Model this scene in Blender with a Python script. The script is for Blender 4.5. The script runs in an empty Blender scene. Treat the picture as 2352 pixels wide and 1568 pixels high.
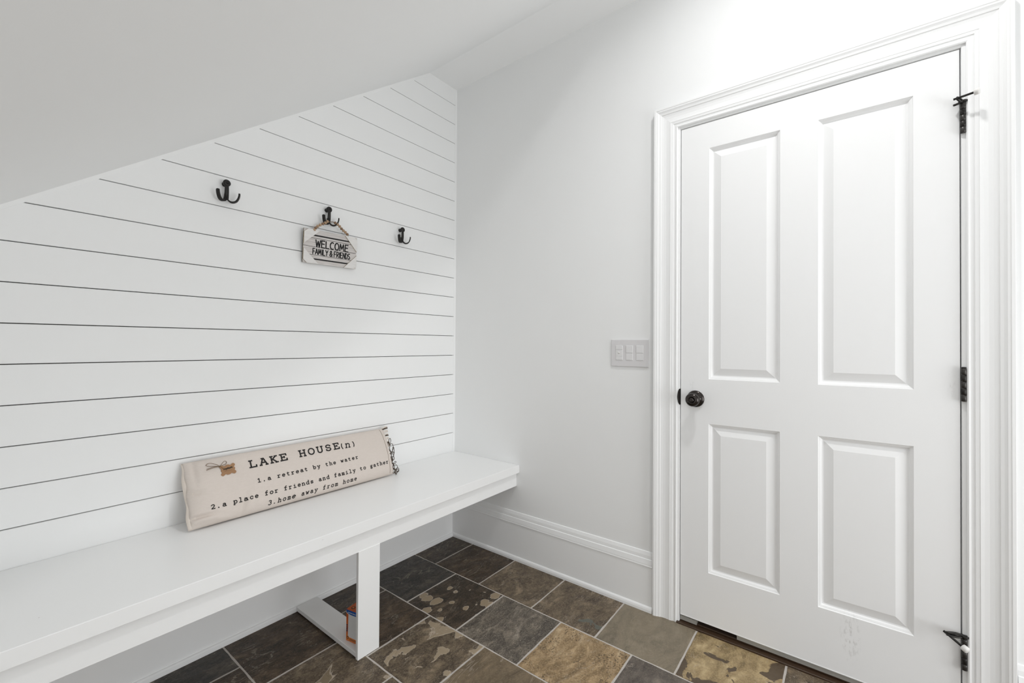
import bpy, bmesh, math, random
from mathutils import Vector, Matrix, noise
random.seed(7)
PI = math.pi
sc = bpy.context.scene
col = sc.collection

# ------------------------------------------------------------------ camera
cam_d = bpy.data.cameras.new('camera')
cam = bpy.data.objects.new('camera', cam_d)
col.objects.link(cam)
cam_d.sensor_width = 36.0
cam_d.lens = 15.149
cam_d.clip_start = 0.02
R_ = Vector((0.61181268, -0.79097869, 0.00616103))
U_ = Vector((-0.01039369, -0.00025075, 0.99994595))
F_ = Vector((0.7909344, 0.61184365, 0.00837466))
mw = Matrix(((R_.x, U_.x, -F_.x, -1.894385), (R_.y, U_.y, -F_.y, -1.911511), (R_.z, U_.z, -F_.z, 1.17), (0, 0, 0, 1)))
cam.matrix_world = mw
sc.camera = cam

# ------------------------------------------------------------------ world, light, exposure
wd = bpy.data.worlds.new('world')
sc.world = wd
wd.use_nodes = True
wd.node_tree.nodes['Background'].inputs[0].default_value = (0.95, 0.98, 1.0, 1)
wd.node_tree.nodes['Background'].inputs[1].default_value = 0.8
sc.view_settings.view_transform = 'Standard'
sc.view_settings.look = 'None'
sc.view_settings.exposure = -0.05
sc.view_settings.gamma = 1.0
sc.view_settings.use_curve_mapping = False
sc.cycles.max_bounces = 12
sc.cycles.diffuse_bounces = 10
sc.cycles.use_denoising = True

def area(name, loc, rot, size, size_y, power, color, shape='RECTANGLE'):
    d = bpy.data.lights.new(name, 'AREA')
    d.shape = shape
    d.size = size
    d.size_y = size_y
    d.energy = power
    d.color = color
    o = bpy.data.objects.new(name, d)
    if shape == 'DISK': d.spread = math.radians(146)
    o.location = loc
    o.rotation_euler = rot
    col.objects.link(o)
    return o

LAMP = (-0.72, -1.86, 3.0)
area('lamp_light', (LAMP[0], LAMP[1], LAMP[2] - 0.012), (0, 0, 0), 0.12, 0.12, 10.3, (1.0, 0.997, 0.99), 'DISK')
area('lamp_light.001', (-1.95, -3.0, 2.988), (0, 0, 0), 0.12, 0.12, 4.0, (1.0, 0.997, 0.99), 'DISK')
area('added_fill_light', (-.86, -3.97, .86), (PI / 2, 0, 0), 1.46, 1.5, 31.0, (0.975, 0.99, 1.0))  # added fill light, kept low to brighten the sloped ceiling

# ------------------------------------------------------------------ helpers
def link(o, parent=None):
    col.objects.link(o)
    if parent is not None:
        o.parent = parent
    return o

def mk(name, verts, faces, mat, parent=None, smooth=False, origin=None):
    me = bpy.data.meshes.new(name)
    me.from_pydata([tuple(v) for v in verts], [], [tuple(f) for f in faces])
    me.update()
    bm = bmesh.new()
    bm.from_mesh(me)
    bmesh.ops.recalc_face_normals(bm, faces=bm.faces)
    bm.to_mesh(me)
    bm.free()
    if mat is not None:
        me.materials.append(mat)
    if smooth:
        for p in me.polygons:
            p.use_smooth = True
    o = bpy.data.objects.new(name, me)
    return link(o, parent)

def bmo(name, bm, mat, parent=None, smooth=False, recalc=True):
    if recalc:
        bmesh.ops.recalc_face_normals(bm, faces=bm.faces)
    me = bpy.data.meshes.new(name)
    bm.to_mesh(me)
    bm.free()
    if mat is not None:
        me.materials.append(mat)
    if smooth:
        for p in me.polygons:
            p.use_smooth = True
    return link(bpy.data.objects.new(name, me), parent)

def add_box(bm, x0, x1, y0, y1, z0, z1, bevel=0.0, seg=1):
    r = bmesh.ops.create_cube(bm, size=1.0)
    vs = r['verts']
    for v in vs:
        v.co = Vector((x0 + (v.co.x + .5) * (x1 - x0), y0 + (v.co.y + .5) * (y1 - y0), z0 + (v.co.z + .5) * (z1 - z0)))
    if bevel > 0:
        es = list({e for v in vs for e in v.link_edges})
        bmesh.ops.bevel(bm, geom=es, offset=bevel, segments=seg, profile=0.5, affect='EDGES')

def box(name, x0, x1, y0, y1, z0, z1, mat, parent=None, bevel=0.0, seg=1):
    bm = bmesh.new()
    add_box(bm, x0, x1, y0, y1, z0, z1, bevel, seg)
    return bmo(name, bm, mat, parent)

def prism(name, poly, axis, a, b, mat, parent=None, smooth=False):
    """poly: 2D points in the plane across 'axis' (x: (y,z); y: (x,z); z: (x,y))."""
    def p3(p, t):
        if axis == 'x': return (t, p[0], p[1])
        if axis == 'y': return (p[0], t, p[1])
        return (p[0], p[1], t)
    n = len(poly)
    v = [p3(p, a) for p in poly] + [p3(p, b) for p in poly]
    f = [(i, (i + 1) % n, n + (i + 1) % n, n + i) for i in range(n)]
    f += [tuple(range(n)), tuple(range(n, 2 * n))]
    return mk(name, v, f, mat, parent, smooth)

def tube_geo(pts, rad, seg=6, vs=None, fs=None):
    vs = [] if vs is None else vs
    fs = [] if fs is None else fs
    base0 = len(vs)
    pts = [Vector(p) for p in pts]
    nrm = None
    for i, p in enumerate(pts):
        t = (pts[min(i + 1, len(pts) - 1)] - pts[max(i - 1, 0)]).normalized()
        if nrm is None:
            a = Vector((0, 0, 1)) if abs(t.z) < 0.9 else Vector((1, 0, 0))
            nrm = t.cross(a).normalized()
        nrm = (nrm - t * nrm.dot(t)).normalized()
        b = t.cross(nrm)
        r = rad(i / (len(pts) - 1)) if callable(rad) else rad
        for k in range(seg):
            an = 2 * PI * k / seg
            vs.append(p + nrm * math.cos(an) * r + b * math.sin(an) * r)
    for i in range(len(pts) - 1):
        for k in range(seg):
            a0 = base0 + i * seg + k
            a1 = base0 + i * seg + (k + 1) % seg
            fs.append((a0, a1, a1 + seg, a0 + seg))
    fs.append(tuple(base0 + k for k in range(seg)))
    e = base0 + (len(pts) - 1) * seg
    fs.append(tuple(e + k for k in range(seg)))
    return vs, fs

def tube(name, pts, rad, mat, parent=None, seg=6):
    vs, fs = tube_geo(pts, rad, seg)
    return mk(name, vs, fs, mat, parent, True)

def smooth_path(pts, n=6):
    """Catmull-Rom."""
    P = [Vector(p) for p in pts]
    out = []
    for i in range(len(P) - 1):
        p0 = P[max(i - 1, 0)]; p1 = P[i]; p2 = P[i + 1]; p3 = P[min(i + 2, len(P) - 1)]
        for k in range(n):
            t = k / n
            out.append(0.5 * ((2 * p1) + (p2 - p0) * t + (2 * p0 - 5 * p1 + 4 * p2 - p3) * t * t + (3 * p1 - p0 - 3 * p2 + p3) * t ** 3))
    out.append(P[-1])
    return out

def lathe_geo(prof, origin, axis, seg=32, vs=None, fs=None):
    """prof: list of (radius, distance along axis)."""
    vs = [] if vs is None else vs
    fs = [] if fs is None else fs
    b0 = len(vs)
    ax = Vector(axis).normalized()
    a = Vector((0, 0, 1)) if abs(ax.z) < .9 else Vector((1, 0, 0))
    u = ax.cross(a).normalized(); w = ax.cross(u)
    o = Vector(origin)
    for r, d in prof:
        for k in range(seg):
            an = 2 * PI * k / seg
            vs.append(o + ax * d + (u * math.cos(an) + w * math.sin(an)) * max(r, 1e-5))
    for i in range(len(prof) - 1):
        for k in range(seg):
            q = b0 + i * seg + k; q1 = b0 + i * seg + (k + 1) % seg
            fs.append((q, q1, q1 + seg, q + seg))
    fs.append(tuple(b0 + k for k in range(seg)))
    e = b0 + (len(prof) - 1) * seg
    fs.append(tuple(e + k for k in range(seg)))
    return vs, fs

def lathe(name, prof, origin, axis, mat, parent=None, seg=32):
    vs, fs = lathe_geo(prof, origin, axis, seg)
    o = mk(name, vs, fs, mat, parent, True)
    return o

def empty(name, loc=(0, 0, 0)):
    o = bpy.data.objects.new(name, None)
    o.empty_display_size = 0.05
    o.location = loc
    col.objects.link(o)
    return o

def adopt(root):
    """children were modelled in world space: keep them there under a moved root."""
    for ch in root.children:
        ch.matrix_parent_inverse = Matrix.Translation(root.location).inverted()

def tag(o, label, cat, group=None):
    o['label'] = label
    o['category'] = cat
    if group: o['group'] = group
    return o

def struct(o):
    o['kind'] = 'structure'
    return o

# ------------------------------------------------------------------ materials
def srgb(r, g, b):
    f = lambda c: (c / 255 / 12.92) if c / 255 <= 0.04045 else ((c / 255 + 0.055) / 1.055) ** 2.4
    return (f(r), f(g), f(b), 1)

class NT:
    def __init__(s, name):
        s.m = bpy.data.materials.new(name)
        s.m.use_nodes = True
        s.t = s.m.node_tree
        s.b = s.t.nodes['Principled BSDF']
        s._c = None
    def n(s, typ, **kw):
        nd = s.t.nodes.new(typ)
        for k, v in kw.items(): setattr(nd, k, v)
        return nd
    def l(s, a, b): s.t.links.new(a, b)
    def coord(s, loc=(0, 0, 0), scale=(1, 1, 1), rot=(0, 0, 0)):
        if s._c is None: s._c = s.n('ShaderNodeTexCoord')
        mp = s.n('ShaderNodeMapping')
        mp.inputs['Location'].default_value = loc
        mp.inputs['Scale'].default_value = scale
        mp.inputs['Rotation'].default_value = rot
        s.l(s._c.outputs['Object'], mp.inputs['Vector'])
        return mp.outputs[0]
    def noise(s, vec, scale, detail=4, rough=.5, dist=0.0):
        nd = s.n('ShaderNodeTexNoise')
        nd.inputs['Scale'].default_value = scale
        nd.inputs['Detail'].default_value = detail
        nd.inputs['Roughness'].default_value = rough
        nd.inputs['Distortion'].default_value = dist
        s.l(vec, nd.inputs['Vector'])
        return nd.outputs['Fac']
    def ramp(s, fac, stops, interp='LINEAR'):
        nd = s.n('ShaderNodeValToRGB')
        nd.color_ramp.interpolation = interp
        e = nd.color_ramp.elements
        while len(e) < len(stops): e.new(0.5)
        for i, (p, c) in enumerate(stops):
            e[i].position = p
            e[i].color = c if isinstance(c, tuple) else (c, c, c, 1)
        s.l(fac, nd.inputs['Fac'])
        return nd.outputs['Color']
    def mix(s, fac, a, b, mode='MIX'):
        nd = s.n('ShaderNodeMix', data_type='RGBA', blend_type=mode)
        for sock, v in ((nd.inputs[0], fac), (nd.inputs[6], a), (nd.inputs[7], b)):
            if hasattr(v, 'links'): s.l(v, sock)
            else: sock.default_value = v
        return nd.outputs[2]
    def math(s, op, a, b):
        nd = s.n('ShaderNodeMath', operation=op)
        for sock, v in ((nd.inputs[0], a), (nd.inputs[1], b)):
            if hasattr(v, 'links'): s.l(v, sock)
            else: sock.default_value = v
        return nd.outputs[0]
    def bump(s, h, strength, dist=0.001):
        nd = s.n('ShaderNodeBump')
        nd.inputs['Strength'].default_value = strength
        nd.inputs['Distance'].default_value = dist
        s.l(h, nd.inputs['Height'])
        s.l(nd.outputs[0], s.b.inputs['Normal'])
    def base(s, v):
        if hasattr(v, 'links'): s.l(v, s.b.inputs['Base Color'])
        else: s.b.inputs['Base Color'].default_value = v
    def rough(s, v):
        if hasattr(v, 'links'): s.l(v, s.b.inputs['Roughness'])
        else: s.b.inputs['Roughness'].default_value = v

def paint(name, c, rough, bump=0.15, bscale=220, spec=0.4):
    t = NT(name)
    v = t.coord()
    n1 = t.noise(v, 3.0, 2)
    t.base(t.mix(t.math('MULTIPLY', n1, 0.25), c, tuple(x * 0.97 for x in c[:3]) + (1,)))
    t.rough(rough)
    t.b.inputs['Specular IOR Level'].default_value = spec
    t.bump(t.noise(v, bscale, 3), bump, 0.0006)
    return t.m

W = (0.880, 0.886, 0.887, 1)
m_wall = paint('wall_paint', W, 0.75, 0.25, 160, 0.2)
m_ceil = paint('ceiling_paint', (0.896, 0.902, 0.904, 1), 0.85, 0.2, 120, 0.15)
m_ship = paint('plank_paint', (0.880, 0.886, 0.886, 1), 0.5, 0.12, 140, 0.3)
m_trim = paint('trim_paint', (0.886, 0.89, 0.892, 1), 0.38, 0.1, 90, 0.4)
m_plate = paint('switch_plastic', (0.72, 0.71, 0.72, 1), 0.4, 0.0, 90)
m_plate2 = paint('switch_rocker_plastic', (0.77, 0.765, 0.77, 1), 0.3, 0.0, 90)

def door_paint():
    t = NT('door_paint')
    v = t.coord()
    n1 = t.noise(v, 2.0, 3)
    c = t.mix(t.math('MULTIPLY', n1, .3), (0.885, 0.888, 0.892, 1), (0.865, 0.869, 0.871, 1))
    # faint scuffs
    s1 = t.ramp(t.noise(t.coord(scale=(1, 9, 3)), 4.0, 6, .7), [(0.0, 0), (.72, 0), (.8, 1)])
    c = t.mix(t.math('MULTIPLY', s1, .25), c, (0.6, 0.6, 0.6, 1))
    for py, pz, r, st in ((-1.925, .175, .10, .5), (-1.40, 1.02, .05, .18), (-2.17, 1.05, .05, .2)):
        vd = t.n('ShaderNodeVectorMath', operation='DISTANCE')
        t.l(t.coord(scale=(1, 3.0, 1)), vd.inputs[0]); vd.inputs[1].default_value = (0, py * 3.0, pz)
        near = t.ramp(vd.outputs['Value'], [(0, 1), (r, 0)])
        sq = t.ramp(t.noise(t.coord(scale=(1, 2.5, 1), rot=(.35, 0, 0)), 38, 6, .7), [(0, 0), (.52, 0), (.60, 1)])
        c = t.mix(t.math('MULTIPLY', t.math('MULTIPLY', near, sq), st), c, (.38, .37, .36, 1))
    t.base(c); t.rough(0.4)
    t.bump(t.noise(t.coord(scale=(1, 12, 1)), 60, 3), 0.08, 0.0005)
    return t.m
m_door = door_paint()

def bench_paint():
    t = NT('bench_paint')
    v = t.coord()
    c = (0.885, 0.889, 0.888, 1)
    spk = t.ramp(t.noise(v, 95, 2, .5), [(0, 0), (.76, 0), (.79, 1)])
    msk = t.ramp(t.noise(v, 4, 3, .6), [(0, 0), (.45, 0), (.62, 1)])
    f = t.math('MULTIPLY', spk, msk)
    cc = t.mix(t.math('MULTIPLY', f, .7), c, (0.25, 0.24, 0.22, 1))
    scr = t.ramp(t.noise(t.coord(scale=(2.2, 14, 1), rot=(0, 0, .25)), 9, 6, .75), [(0, 0), (.68, 0), (.78, 1)])
    cc = t.mix(t.math('MULTIPLY', scr, .22), cc, (0.5, 0.49, 0.47, 1))
    t.base(cc); t.rough(0.33)
    t.bump(t.noise(v, 70, 3), 0.1, 0.0006)
    return t.m
m_bench = bench_paint()

def simple(name, c, rough=.5, metal=0.0, spec=.5):
    t = NT(name)
    t.rough(rough); t.b.inputs['Metallic'].default_value = metal
    t.b.inputs['Specular IOR Level'].default_value = spec
    n = t.noise(t.coord(), 60, 3)
    t.base(t.mix(t.math('MULTIPLY', n, .3), c, tuple(x * .8 for x in c[:3]) + (1,)))
    return t.m
m_black = simple('hook_black_iron', srgb(34, 32, 30), .5, .3)
m_bronze = simple('oil_rubbed_bronze', srgb(66, 62, 60), .14, .9)
m_hinge = simple('hinge_bronze', srgb(62, 60, 58), .34, .55)
m_hinge2 = simple('hinge_bronze_dark', srgb(40, 38, 36), .4, .5)
m_rubber = simple('white_rubber', (0.78, 0.77, 0.75, 1), .5)
m_gap = simple('shadow_gap_backing', srgb(48, 46, 42), .9)
m_brown = simple('dark_stained_wood', srgb(62, 44, 28), .5)
m_metal = simple('grey_metal_strip', srgb(176, 174, 168), .35, .2)
m_ink = simple('black_print', srgb(22, 18, 17), .8)
m_inks = simple('black_sign_print', srgb(18, 16, 16), .7)
m_bead = simple('wooden_bead', srgb(178, 150, 122), .7)
m_beadd = simple('dark_wooden_bead', srgb(140, 112, 88), .7)
m_twine = simple('jute_twine', srgb(120, 98, 74), .95)
m_twined = simple('grey_brown_twine', srgb(82, 70, 58), .95)
m_kraft = simple('kraft_card', srgb(158, 122, 90), .9)
m_smudge = simple('stamped_brown_ink', srgb(78, 66, 56), .9)
m_orange = simple('orange_card', srgb(205, 96, 38), .5)
m_orange2 = simple('light_orange_card', srgb(222, 130, 60), .5)
m_blue = simple('blue_card', srgb(28, 88, 168), .5)
m_boxw = simple('white_card', (0.75, 0.76, 0.77, 1), .5)
m_navy = simple('navy_print', srgb(30, 38, 60), .6)
m_lens = NT('lamp_diffuser')
m_lens.b.inputs['Emission Color'].default_value = (1, .98, .95, 1)
m_lens.b.inputs['Emission Strength'].default_value = 4.0
m_lens = m_lens.m

def fabric():
    t = NT('canvas_fabric')
    v = t.coord()
    w1 = t.n('ShaderNodeTexWave', wave_type='BANDS', bands_direction='X'); w1.inputs['Scale'].default_value = 260
    w2 = t.n('ShaderNodeTexWave', wave_type='BANDS', bands_direction='Z'); w2.inputs['Scale'].default_value = 260
    t.l(v, w1.inputs['Vector']); t.l(v, w2.inputs['Vector'])
    wv = t.math('ADD', w1.outputs['Fac'], w2.outputs['Fac'])
    slub = t.noise(t.coord(scale=(1, 1, 12)), 60, 3, .6)
    fleck = t.noise(v, 500, 2, .6)
    c = t.mix(slub, srgb(224, 215, 208), srgb(208, 198, 190))
    c = t.mix(t.math('MULTIPLY', fleck, .35), c, srgb(188, 177, 168))
    t.base(c); t.rough(.95); t.b.inputs['Specular IOR Level'].default_value = .1
    t.bump(wv, .15, .0004)
    return t.m
m_fab = fabric()
m_seam = simple('canvas_seam', srgb(222, 212, 202), .95)

def washed_wood(name, a, b):
    t = NT(name)
    g = t.noise(t.coord(scale=(6, 6, 160)), 3.0, 5, .65)
    c = t.ramp(g, [(.3, a), (.7, b)])
    t.base(c); t.rough(.8)
    t.bump(g, .2, .0004)
    return t.m
m_slat = washed_wood('whitewashed_slat', srgb(182, 176, 174), srgb(226, 222, 219))
m_slatc = washed_wood('white_corner_slat', srgb(216, 214, 212), srgb(236, 234, 232))
m_edge = simple('raw_wood_edge', srgb(170, 156, 136), .85)

def slate(name, seed, cols, sx=1.0, blot=None, rim=0.0, grain=.5, speck=None, rot=0.0, veins=.4):
    """cleft slate: layered colour, optional sharp-edged blotches (amount, colour, scale)."""
    t = NT(name)
    off = (seed * 3.17, seed * 1.71, seed * .37)
    v = t.coord(loc=off)
    va = t.coord(loc=off, scale=(1.0, 2.2, 1.0), rot=(0, 0, rot))
    a = t.noise(va, 7 * sx, 9, .62, 1.2)
    c = t.ramp(a, [(.28, cols[0]), (.45, cols[1]), (.56, cols[2]), (.72, cols[3])])
    b = t.noise(v, 26 * sx, 10, .72, .6)
    c = t.mix(t.math('MULTIPLY', t.ramp(b, [(.42, 0), (.58, 1)]), grain), c, cols[0])
    b2 = t.noise(va, 62 * sx, 10, .78, 1.5)
    c = t.mix(t.math('MULTIPLY', t.ramp(b2, [(.52, 0), (.62, 1)]), grain * .75), c, cols[3])
    c = t.mix(t.math('MULTIPLY', t.ramp(b2, [(.38, 1), (.48, 0)]), grain * .8), c, cols[0])
    fine = t.noise(v, 150, 8, .7)
    c = t.mix(t.math('MULTIPLY', t.ramp(fine, [(.50, 0), (.66, 1)]), .45), c, cols[3])
    # thin mineral lines along cleft steps
    s = t.noise(va, 4.5 * sx, 5, .55, 2.0)
    ln = t.ramp(s, [(.0, 0), (.488, 0), (.497, 1), (.503, 1), (.510, 0)])
    ln = t.math('MULTIPLY', ln, t.ramp(t.noise(v, 9, 2), [(.46, 0), (.55, 1)]))
    c = t.mix(t.math('MULTIPLY', ln, veins), c, srgb(176, 165, 150))
    h = t.math('ADD', t.math('MULTIPLY', t.ramp(s, [(.40, 0), (.42, .5), (.58, .5), (.6, 1)]), .6), t.math('MULTIPLY', b, .5))
    if blot:
        amt, bc, bs = blot[:3]
        if len(blot) > 3:      # scattered rounded blobs
            vo = t.n('ShaderNodeTexVoronoi'); vo.inputs['Scale'].default_value = bs
            wq = t.n('ShaderNodeTexNoise'); wq.inputs['Scale'].default_value = 20; wq.inputs['Detail'].default_value = 4
            cq = t.coord(loc=(off[0] + 5, off[1], 0), scale=(1, 1.3, .01))
            t.l(cq, wq.inputs['Vector'])
            ad = t.n('ShaderNodeVectorMath', operation='MULTIPLY_ADD')
            t.l(wq.outputs['Color'], ad.inputs[0]); ad.inputs[1].default_value = (.030, .030, 0); t.l(cq, ad.inputs[2])
            t.l(ad.outputs[0], vo.inputs['Vector'])
            sep = t.n('ShaderNodeSeparateColor'); t.l(vo.outputs['Color'], sep.inputs[0])
            size = t.math('MULTIPLY', t.ramp(sep.outputs[0], [(.0, 0.0), (.30, 0.0), (.34, .45), (1, 1)]), .62)
            nb = t.math('ADD', .5, t.math('MULTIPLY', t.math('SUBTRACT', size, t.math('ADD', vo.outputs['Distance'], .13)), .5))
            amt = .5
        else:
            nb = t.noise(t.coord(loc=(off[0] + 5, off[1], 0)), bs, 5, .5, .5)
        th = 1 - amt
        k = t.ramp(nb, [(th, 0), (th + .008, 1)])
        c = t.mix(t.math('MULTIPLY', k, .9), c, t.mix(t.math('MULTIPLY', fine, .8), bc, tuple(x * .6 for x in bc[:3]) + (1,)))
        if rim:
            r = t.ramp(nb, [(th - .012, 0), (th - .002, 1), (th + .006, 1), (th + .012, 0)])
            c = t.mix(t.math('MULTIPLY', r, rim), c, srgb(196, 182, 164))
        h = t.math('ADD', h, t.math('MULTIPLY', k, .5))
    if speck:
        sp = t.ramp(t.noise(v, 130, 3, .6), [(0, 0), (.55, 0), (.60, 1)])
        sm = t.ramp(t.noise(v, 12, 3, .6), [(.45, 0), (.6, 1)])
        c = t.mix(t.math('MULTIPLY', t.math('MULTIPLY', sp, sm), .85), c, speck)
    # pale dust specks
    d = t.ramp(t.noise(t.coord(loc=(off[1], off[0], 0)), 240, 1, .5), [(0, 0), (.80, 0), (.83, 1)])
    c = t.mix(t.math('MULTIPLY', d, .6), c, srgb(205, 198, 188))
    t.base(c)
    t.rough(t.ramp(b, [(.3, .36), (.7, .56)]))
    t.b.inputs['Specular IOR Level'].default_value = .36
    t.bump(h, .8, .0025)
    return t.m

dk = [srgb(32, 27, 23), srgb(52, 44, 36), srgb(72, 61, 49), srgb(116, 100, 81)]  # dark slate, deepened further with the shade under the bench
md = [srgb(56, 48, 40), srgb(92, 79, 64), srgb(116, 101, 82), srgb(152, 135, 111)]
gy = [srgb(56, 51, 46), srgb(90, 82, 72), srgb(118, 108, 95), srgb(164, 154, 140)]
gs = [srgb(34, 32, 30), srgb(54, 51, 47), srgb(72, 66, 58), srgb(104, 95, 83)]  # charcoal slate, under-bench shade darkens its colours too
tp = [srgb(100, 91, 77), srgb(122, 112, 95), srgb(132, 121, 103), srgb(146, 135, 117)]
gd = [srgb(88, 70, 48), srgb(140, 116, 82), srgb(168, 142, 106), srgb(204, 182, 148)]
yl = [srgb(100, 84, 58), srgb(136, 117, 83), srgb(166, 144, 106), srgb(194, 173, 134)]
S_dark = slate('slate_dark', 1, dk)
S_dark2 = slate('slate_dark_warm', 2, [srgb(34, 28, 22), srgb(58, 47, 37), srgb(80, 66, 51), srgb(120, 101, 79)], rot=.5)
S_grey = slate('slate_charcoal_grey', 3, gs, rot=.4)
S_mid = slate('slate_olive_brown', 4, md, grain=.7)
S_mid2 = slate('slate_olive_brown_streaked', 5, md, sx=1.3, rot=-.6, grain=.65)
S_blob = slate('slate_dark_tan_ovals', 6.2, dk, blot=(.5, srgb(168, 150, 124), 15.0, 1), rim=.8)
S_blob2 = slate('slate_brown_tan_blotches', 9.4, md, blot=(.415, srgb(176, 159, 134), 11.0), rim=.7, grain=.75)
S_haze = slate('slate_hazy_grey', 8, gy, sx=.9, grain=.6)
S_gold = slate('slate_golden_speckled', 10, gd, grain=.35, speck=srgb(60, 48, 34))
S_taupe = slate('slate_smooth_taupe', 11, tp, sx=.6, grain=.12, veins=.15)
S_tanp = slate('slate_tan_dark_patches', 12.6, yl, sx=.9, blot=(.44, srgb(84, 70, 58), 8.0), grain=.4, rot=.7)
S_greenish = slate('slate_brown_grey_green', 13, md, blot=(.36, srgb(104, 106, 98), 8.0), grain=.5, sx=1.1)
S_purple = slate('slate_grey_brown', 14, [srgb(64, 58, 56), srgb(92, 84, 76), srgb(104, 96, 88), srgb(130, 120, 108)], sx=1.2)
S_bigp = slate('slate_brown_single_patch', 15.3, md, blot=(.42, srgb(142, 126, 102), 5.0), rim=.6, grain=.6)
S_scr = slate('slate_brown_scratched', 16, [srgb(80, 68, 52), srgb(104, 90, 70), srgb(120, 104, 82), srgb(144, 128, 104)], sx=.7, grain=.3)

def grout():
    t = NT('grout')
    v = t.coord()
    t.base(t.mix(t.noise(v, 120, 5, .7), srgb(206, 200, 194), srgb(168, 161, 153)))
    t.rough(.9); t.bump(t.noise(v, 250, 3), .3, .0006)
    return t.m
m_grout = grout()

# ------------------------------------------------------------------ room dimensions
XL, XR = -2.6, 0.0
YF, YB = -4.0, 0.0
ZC = 3.02
YE = -1.235           # end of the dropped soffit under the stair
ZF = 2.75             # flat strip of the soffit
SL = 0.7425
XS = -0.2196          # where slope starts
def slope_z(x): return ZF + SL * (x - XS)

DY0, DY1 = -1.357, -2.191    # door leaf edges (left, right)
DT = 2.094
CT = 2.106                   # casing inner top
CY0, CY1 = -1.344, -2.204    # casing inner edges

# floor: grout bed with tiles as parts
floor = struct(box('floor', XL - .1, XR + .25, YF - .1, YB + .02, -.06, -.0012, m_grout))
mats = {(0, 0): S_dark, (0, 1): S_dark2, (0, 2): S_mid2, (0, 3): S_greenish, (0, 4): S_taupe, (0, 5): S_tanp, (0, 6): S_mid,
        (1, 0): S_grey, (1, 1): S_blob, (1, 2): S_haze, (1, 3): S_gold, (1, 4): S_purple, (1, 5): S_mid,
        (2, 0): S_dark, (2, 1): S_dark2, (2, 2): S_blob2, (2, 3): S_scr, (2, 4): S_haze,
        (3, 0): S_dark2, (3, 1): S_bigp, (3, 2): S_mid, (3, 3): S_blob2, (4, 0): S_grey, (4, 1): S_dark2, (4, 2): S_mid2}
pool = [S_dark2, S_mid, S_mid2, S_haze, S_blob2, S_scr, S_purple, S_gold, S_taupe, S_greenish]
xj = [0.0, -.312] + [-.312 - .3125 * k for k in range(1, 9)]
rt = random.Random(11)
for c in range(len(xj) - 1):
    x1 = xj[c] - .0024 if c else -0.004
    x0 = xj[c + 1] + .0024
    y = -.178 if c % 2 == 0 else -.334
    ys = [0.0]
    if c % 2 == 1: y = -.334
    while y > YF:
        ys.append(y); y -= .3125
    ys.append(YF)
    for r in range(len(ys) - 1):
        ya, yb = ys[r] - .0029, ys[r + 1] + .0029
        if r == 0: ya = -.004
        if ya - yb < .02: continue
        xx1 = x1
        if c == 0 and ya < CY0 + .02 and ya > CY1 - .35: xx1 = -.014
        bm = bmesh.new()
        n = 8
        # slightly ragged outline
        out = []
        def edge(ax, ay, bx, by):
            for k in range(n):
                tt = k / n
                px, py = ax + (bx - ax) * tt, ay + (by - ay) * tt
                j = 0.0 if k == 0 else .0011
                out.append((px + rt.uniform(-j, j), py + rt.uniform(-j, j)))
        edge(x0, yb, xx1, yb); edge(xx1, yb, xx1, ya); edge(xx1, ya, x0, ya); edge(x0, ya, x0, yb)
        cx, cy = (x0 + xx1) / 2, (ya + yb) / 2
        tilt = (rt.uniform(-.0006, .0006), rt.uniform(-.0006, .0006))
        hz = lambda px, py: (px - cx) / .16 * tilt[0] + (py - cy) / .16 * tilt[1]
        top = [bm.verts.new((cx + (px - cx) * .988, cy + (py - cy) * .988, -.0002 + hz(px, py))) for px, py in out]
        mid = [bm.verts.new((px, py, -.0016)) for px, py in out]
        bot = [bm.verts.new((px, py, -.006)) for px, py in out]
        m_ = len(out)
        bm.faces.new(top)
        for i in range(m_):
            j = (i + 1) % m_
            bm.faces.new((mid[i], mid[j], top[j], top[i]))
            bm.faces.new((bot[i], bot[j], mid[j], mid[i]))
        mt = mats.get((c, r)) or pool[rt.randrange(len(pool))]
        bmo('tile', bm, mt, floor)

# back wall: backing + shiplap planks + caulk + lower panel
back = bmesh.new()
add_box(back, XL - .1, XR + .012, .012, .1, -.02, ZC + .05)
wb = struct(bmo('wall_back', back, m_gap))
SEAM0, SP = 0.630, 0.1189
G = .0014
def clip(poly, a, b, c):      # keep a*x+b*z<=c
    out = []
    for i in range(len(poly)):
        p, q = poly[i], poly[(i + 1) % len(poly)]
        dp, dq = a * p[0] + b * p[1] - c, a * q[0] + b * q[1] - c
        if dp <= 0: out.append(p)
        if dp * dq < 0:
            t = dp / (dp - dq)
            out.append((p[0] + (q[0] - p[0]) * t, p[1] + (q[1] - p[1]) * t))
    return out
for k in range(-1, 18):
    z0 = SEAM0 + SP * k + G
    z1 = SEAM0 + SP * (k + 1) - G
    if k == -1: z0 = .50
    poly = [(XL, z0), (-.0005, z0), (-.0005, z1), (XL, z1)]
    poly = clip(poly, 0, 1, ZF + .01)
    poly = clip(poly, -SL, 1, ZF - SL * XS + .012)
    if len(poly) < 3: continue
    wob = rt.uniform(-.0004, .0004)
    n = len(poly)
    y0, y1 = 0.0 + wob, .0125
    cxm = sum(p[0] for p in poly) / n; czm = sum(p[1] for p in poly) / n
    def ins(p, e=.0010):
        return (p[0], p[1] + (e if p[1] < czm else -e))
    v = [(ins(p)[0], y0, ins(p)[1]) for p in poly] + [(p[0], y0 + .0012, p[1]) for p in poly] + [(p[0], y1, p[1]) for p in poly]
    f = [tuple(range(n))]
    for i in range(n):
        j = (i + 1) % n
        f += [(i, j, n + j, n + i), (n + i, n + j, 2 * n + j, 2 * n + i)]
    f.append(tuple(range(2 * n, 3 * n)))
    mk('plank', v, f, m_ship, wb)
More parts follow.
